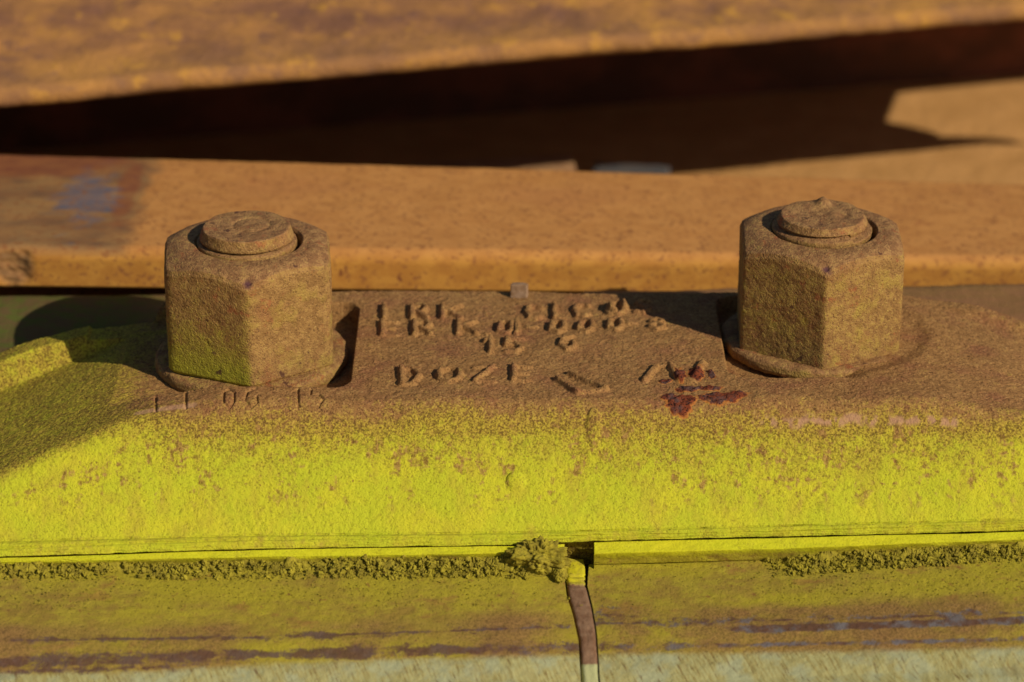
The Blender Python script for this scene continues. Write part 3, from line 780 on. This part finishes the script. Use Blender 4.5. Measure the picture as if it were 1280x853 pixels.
def lumps_mesh(name, x0, x1, w, h, seed, label, fade):
    """solid lumpy bead of greasy dirt packed under the lip"""
    px = np.linspace(x0, x1, int(abs(x1 - x0) * 1.6)); v = np.linspace(0, 1, 44)
    lb = interp(px, LIPB)
    wv = w * (1 + .5 * fbm(px, 0, 0, 25, 3, seed)) * np.interp(px, *fade)
    hv = h * (1 + .7 * fbm(px, 9, 0, 18, 3, seed)) * np.interp(px, *fade)
    PX, V = np.meshgrid(px, v); 
    D = V * wv[None]
    zb = head_z(705 + D, PX)
    X, Y = at_z(PX, lb[None] - 2 + D, zb)
    bumpv = fbm(X, Y, 0, 2.0, 4, seed + 3, .7)
    cell = np.abs(fbm(X, Y, 0, 1.2, 3, seed + 6))
    Z = zb - .4 + hv[None] * np.sin(np.clip(V * 1.12 + .10, 0, 1) * math.pi) ** .55 * (1 + .9 * bumpv) - .9 * sstep(.12, 0, cell) * np.sin(V * math.pi)
    Z = np.where(V > .97, zb - .7, Z)
    o = grid_obj(name, np.stack([X, Y + .5 * bumpv, Z], -1), M_DIRT, flip=False)
    return tag(o, label, 'dirt', kind='stuff')
fadeL = ([-80, 60, 200, 500, 640, 664], [1, .95, .9, 1.1, 1.35, 1.2])
lumps_mesh('dirt_ridge', -80, 664, 13.5, 1.4, 3, 'crumbly olive dirt packed under the left rail lip', fadeL)
fadeR = ([960, 985, 1040, 1280, 1360], [.15, .7, 1.15, 1.0, 1.0])
lumps_mesh('dirt_ridge', 965, 1360, 14.5, 1.6, 8, 'crumbly olive dirt packed under the right rail lip', fadeR)
pfine = ridge_pts(-60, 1340, 2600, 52, 60, lambda p: np.where((p > 640) & (p < 940), .12, .8), .12)
crumbs('dirt_crumbs', pfine, .05 + .09 * rng.random(len(pfine)), M_DIRT, 'scattered dust grains on the rail heads below the dirt', 'dirt')
pl = ridge_pts(-60, 660, 3600, 14, 20, lambda p: np.clip(.5 + .3 * (p > 400) + .6 * fbm(p, 0, 0, 30, 2, 5), .05, 1), 1.7)
crumbs('dirt_crumbs', pl, .07 + .5 * rng.random(len(pl)) ** 4, M_DIRT, 'fine olive dirt crumbs along the left rail lip', 'dirt')
pr = ridge_pts(950, 1340, 2300, 20, 15, lambda p: .9 * sstep(950, 1010, p), 1.7)
crumbs('dirt_crumbs', pr, .07 + .5 * rng.random(len(pr)) ** 4, M_DIRT, 'fine olive dirt crumbs along the right rail lip', 'dirt')

def clod(name, px, py, z, rad, seed, label, amp=.28, rough=.0):
    V, F = ico(5)
    x, y = at_z(px, py, z)
    d = 1 + amp * fbm(V[:, 0] * 3, V[:, 1] * 3, V[:, 2] * 3, 2.6, 3, seed + 30) + amp * .8 * fbm(V[:, 0] * 3, V[:, 1] * 3, V[:, 2] * 3, 1.2, 4, seed) + amp * .8 * fbm(V[:, 0] * 3, V[:, 1] * 3, V[:, 2] * 3, .55, 3, seed + 4)
    cr = np.abs(fbm(V[:, 0] * 3, V[:, 1] * 3, V[:, 2] * 3, .8, 2, seed + 7)); d -= .16 * sstep(.10, 0, cr)
    V = V * d[:, None] * np.array(rad)
    o = tri_obj(name, V, F, M_DIRT, smooth=True)
    o.location = (float(x) * MM, float(y) * MM, z * MM)
    return tag(o, label, 'dirt clod', 'dirt clods at the rail gap')
clod('dirt_clod', 677, 697, -25.4, (5.4, 2.8, 3.6), 5, 'large crumbly olive clod in the rail gap under the bar', .55)
clod('dirt_clod', 698, 716, -28.3, (1.9, 3.4, 2.2), 15, 'smaller smooth olive clod hanging beside the brown end strip', .2)

# ------------------------------------------------------------------ small clip standing behind the bar
def box_grid(name, c, size, mat, seed, rotz=0.0, bev=.6, amp=.2, parent=None, tiltx=0.0, bend=0.0):
    """rounded worn block: subdivided cube surface"""
    import bmesh
    bm = bmesh.new(); bmesh.ops.create_cube(bm, size=1.0)
    for v in bm.verts: v.co = Vector((v.co.x * size[0], v.co.y * size[1], v.co.z * size[2]))
    bmesh.ops.bevel(bm, geom=list(bm.edges), offset=bev, segments=3, affect='EDGES', profile=.6)
    mx = max(size) / 24
    bmesh.ops.subdivide_edges(bm, edges=[e for e in bm.edges if e.calc_length() > mx], cuts=12, use_grid_fill=True)
    co = np.array([v.co[:] for v in bm.verts])
    d = amp * fbm(co[:, 0] + seed * 11, co[:, 1], co[:, 2], max(size) / 6, 3, seed)
    for v, dd in zip(bm.verts, d):
        v.co += v.normal * dd if v.normal.length > 0 else Vector()
        v.co.z += bend * (v.co.x / size[0]) ** 2
    bmesh.ops.scale(bm, verts=bm.verts, vec=(MM, MM, MM))
    me = bpy.data.meshes.new(name); bm.to_mesh(me); bm.free()
    for p in me.polygons: p.use_smooth = True
    me.materials.append(mat)
    o = bpy.data.objects.new(name, me); link(o, parent)
    o.location = (c[0] * MM, c[1] * MM, c[2] * MM); o.rotation_euler = (tiltx, 0, rotz)
    return o
cx, cy = at_z(649, 371, 0)
clip = box_grid('steel_clip', (float(cx), float(cy) + .5, -.6), (4.0, 2.2, 7.0), M_CLIP, 3, math.radians(-8), .35, .12, tiltx=math.radians(-10), bend=-.6)
tag(clip, 'small bent steel tab sticking up behind the lettered top of the bar', 'clip')

# ------------------------------------------------------------------ orange bar behind
def build_mid():
    xs = np.concatenate([np.linspace(-420, -150, 20, endpoint=False), np.linspace(-150, 150, 600, endpoint=False), np.linspace(150, 420, 20)])
    zt = 1.0; ztx = 1.0 - 10.0 * sstep(-110, 150, xs)
    def line(pa, pb, z):
        xa, ya = at_z(*pa, z); xb, yb = at_z(*pb, z)
        return ya + (xs - xa) * (yb - ya) / (xb - xa)
    pxs = px_of(xs, 60, -2)
    for _ in range(3):
        yf = at_z(pxs, interp(pxs, [(0, 310), (1280, 324)]), ztx)[1]; pxs = px_of(xs, yf, ztx)
    pxs = px_of(xs, 110, -2)
    for _ in range(3):
        yb = at_z(pxs, interp(pxs, [(0, 191), (640, 209), (1280, 228)]), ztx)[1]; pxs = px_of(xs, yb, ztx)
    xo = np.clip(xs, -230, 230); yf = np.where(np.abs(xs) > 230, np.interp(xo, xs, yf), yf); yb = np.where(np.abs(xs) > 230, np.interp(xo, xs, yb), yb)
    ztx = ztx - 1.0
    rows, att = [], []
    def add(y, z, fr): rows.append(np.stack([xs, y + 0 * xs, z + ztx * (1 if z > -20 else 0)], -1)); att.append(fr + 0 * xs)
    ym = (yf + yb) / 2
    add(yb + .5, -60, 0); add(yb + .5, -54, 0); add(ym + 6, -50, 0); add(ym + 6, -14, 0); add(yb - 1, -9, 0); 
    for a in np.linspace(0, math.pi / 2, 7): add(yb - 2 + 2 * math.cos(a), -1 + 2 * math.sin(a), 0)
    rd = 3.2
    for t in np.linspace(0, 1, 110)[1:]:
        add((yb - 2) * (1 - t) + (yf + rd) * t, zt, 0.0)
    for a in np.linspace(0, math.pi / 2, 12)[1:]: add(yf + rd - rd * math.sin(a), zt - rd + rd * math.cos(a), sstep(.2, .9, np.array(a / 1.57)))
    for t in np.linspace(0, 1, 30)[1:]: add(yf + .3 * t, zt - rd - (9.8 - rd) * t, 1)
    add(yf + 1.5, -9.8, .5); add(ym - 6, -14, 0); add(ym - 6, -50, 0); add(yf, -54, 0); add(yf, -60, 0)
    P = np.array(rows); fr = np.array(att)
    X, Y, Z = P[..., 0].copy(), P[..., 1].copy(), P[..., 2].copy()
    n_ = .22 * fbm(X, Y, Z, 12, 2, 3) + .05 * fbm(X, Y, Z, 2, 3, 4)
    P[..., 2] += n_ * (fr < .9) * (Z > -12); P[..., 1] -= .6 * n_ * fr
    xe = float(at_z(179, 250, zt)[0])
    top = (Z > -12) * (fr < .95) * 1.0
    patch = sstep(2.0, -2.5, X - xe + 3.0 * fbm(X, Y, 0, 5, 3, 8)) * top * (1 - .8 * fr)
    def el(px, py, rx, ry): 
        a, b = at_z(px, py, zt); return np.hypot((X - a) / (rx / 4.7), (Y - b) / (ry / 4.7 / .38))
    blue = .72 * (1 - sstep(.3, 1.7, el(112, 247, 34, 34) + .6 * fbm(X, Y, 0, 5, 3, 77)))
    mar = np.maximum(1 - sstep(.4, 1.3, el(50, 205, 120, 20)), .9 * (1 - sstep(.4, 1.2, el(158, 240, 18, 45))))
    # spalled corner on the far left of the front face
    sp_ = (1 - sstep(.7, 1.2, np.hypot((X - float(at_z(8, 330, 0)[0])) / 5.0, (Z + 3.5) / 5.5))) * fr
    P[..., 1] += sp_ * (1.0 + 1.2 * fbm(X, Y, Z, 2.5, 3, 12))
    fr2 = fr * (1 - .9 * sp_)
    patch = np.maximum(patch, sp_)
    o = grid_obj('rail', P, MO, dict(front=fr2, patch=patch, blue=blue * top, maroon=mar * top), flip=False)
    tag(o, 'smooth orange rusted rail right behind the bolts, grey-blue stained patch on its left end', 'rail', 'rusty rails lying behind')
build_mid()

# ------------------------------------------------------------------ high rail across the top, notched end beyond the right of the picture
def build_upper():
    zl = 18.0; slope = .20
    xa, ya = at_z(0, 129, zl - 3.4); xb, yb = at_z(1280, 21, zl - 3.4)
    k = (yb - ya) / (xb - xa)
    ylip = lambda X: ya + (X - xa) * k
    wa = at_z(0, 190, -60); wb = at_z(1280, 92, -60); kw = (wb[1] - wa[1]) / (wb[0] - wa[0])
    yweb = lambda X: wa[1] + (X - wa[0]) * kw
    kx, ky = math.cos(SUN_AZ) / math.tan(SUN_EL), math.sin(SUN_AZ) / math.tan(SUN_EL)
    gA = float(at_z(1215, 188, -60)[0]); gB = float(at_z(1045, 130, -60)[0])
    rows, ed, dk = [], [], []
    QN = [(0, gA + 12), (3, gA), (6, gA - 10), (11, gA - 24), (17, gB + 20), (25, gB + 7), (34, gB), (60, gB + 1), (62, gB + 6), (65, 420), (400, 420)]
    def row(q, z, e, web=None, dark=0):
        qe = 300 if web is not None else q
        zz = max(z, zl)
        xe = np.interp(qe, [a for a, _ in QN], [b for _, b in QN]) + kx * (zz + 60)
        X = np.concatenate([np.linspace(-900, -170, 30, endpoint=False), np.linspace(-170, 170, 300, endpoint=False), np.linspace(170, max(xe, 171), 30)])
        Y = ylip(X) + q if web is None else yweb(X) + web
        rows.append(np.stack([X, Y, z + 0 * X], -1)); ed.append(e + 0 * X); dk.append(dark + 0 * X)
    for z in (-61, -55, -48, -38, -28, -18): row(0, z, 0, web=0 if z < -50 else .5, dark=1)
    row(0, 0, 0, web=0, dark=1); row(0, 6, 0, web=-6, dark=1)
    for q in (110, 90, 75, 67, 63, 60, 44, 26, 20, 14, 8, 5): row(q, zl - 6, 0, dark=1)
    for a in np.linspace(0, 1, 12):
        an = -math.pi / 2 + a * (math.pi - math.atan(slope))
        row(3.2 - 3.2 * math.cos(an), zl - 2.2 + 3.0 * math.sin(an), 1)
    q0 = 4.0; z0 = zl - 2.2 + 3.0
    for q in np.linspace(0, 1, 140)[1:] ** 1.1 * 240:
        row(q0 + q, z0 + slope * q, max(0, 1 - q / 22.))
    row(250, 40, 0); row(250, -61, 0)
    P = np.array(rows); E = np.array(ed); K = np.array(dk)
    n_ = 1.1 * fbm(P[..., 0], P[..., 1], 0, 18, 4, 5) + .5 * fbm(P[..., 0], P[..., 1], 0, 5, 3, 6)
    top = (K < .5); top[-2:] = False
    P[..., 2] += n_ * top
    P[..., 1] += (.5 * fbm(P[..., 0], 0, 0, 30, 3, 9)) * (E > .5)
    P[..., 1] += .8 * fbm(P[..., 0], P[..., 2], 0, 12, 3, 3) * (K > .5)
    mid_ = P[:, -1:].mean(0, keepdims=True)
    low = P[:, -1:].copy(); low[..., 2] = np.minimum(low[..., 2], zl - 6)
    P = np.concatenate([P, low], 1); E = np.concatenate([E, E[:, -1:]], 1); K = np.concatenate([K, K[:, -1:]], 1)
    o = grid_obj('rail', P, MU, dict(edge=E, under=K), flip=False)
    tag(o, 'flaky orange and purple rusted rail running slantwise across the top, dark maroon underneath', 'rail', 'rusty rails lying behind')
build_upper()

# offcuts on the ground behind the orange rail
def offcut(pa, pb, h, d, mat, seed, label):
    zt = -60 + h
    xa, ya = at_z(*pa, zt); xb, yb = at_z(*pb, zt)
    L = math.hypot(xb - xa, yb - ya)
    o = box_grid('steel_offcut', ((xa + xb) / 2, (ya + yb) / 2 - d / 2, -60 + h / 2), (L, d, h), mat, seed, math.atan2(yb - ya, xb - xa), .8, .5)
    return tag(o, label, 'offcut', 'steel offcuts behind the orange rail')
offcut((520, 203), (720, 194), 14, 26, M_OFFCUT, 2, 'pale brown steel offcut peeking over the middle of the orange rail')
offcut((738, 203), (832, 207), 10, 22, M_GREY, 6, 'dull blue-grey steel offcut right of the pale brown one')
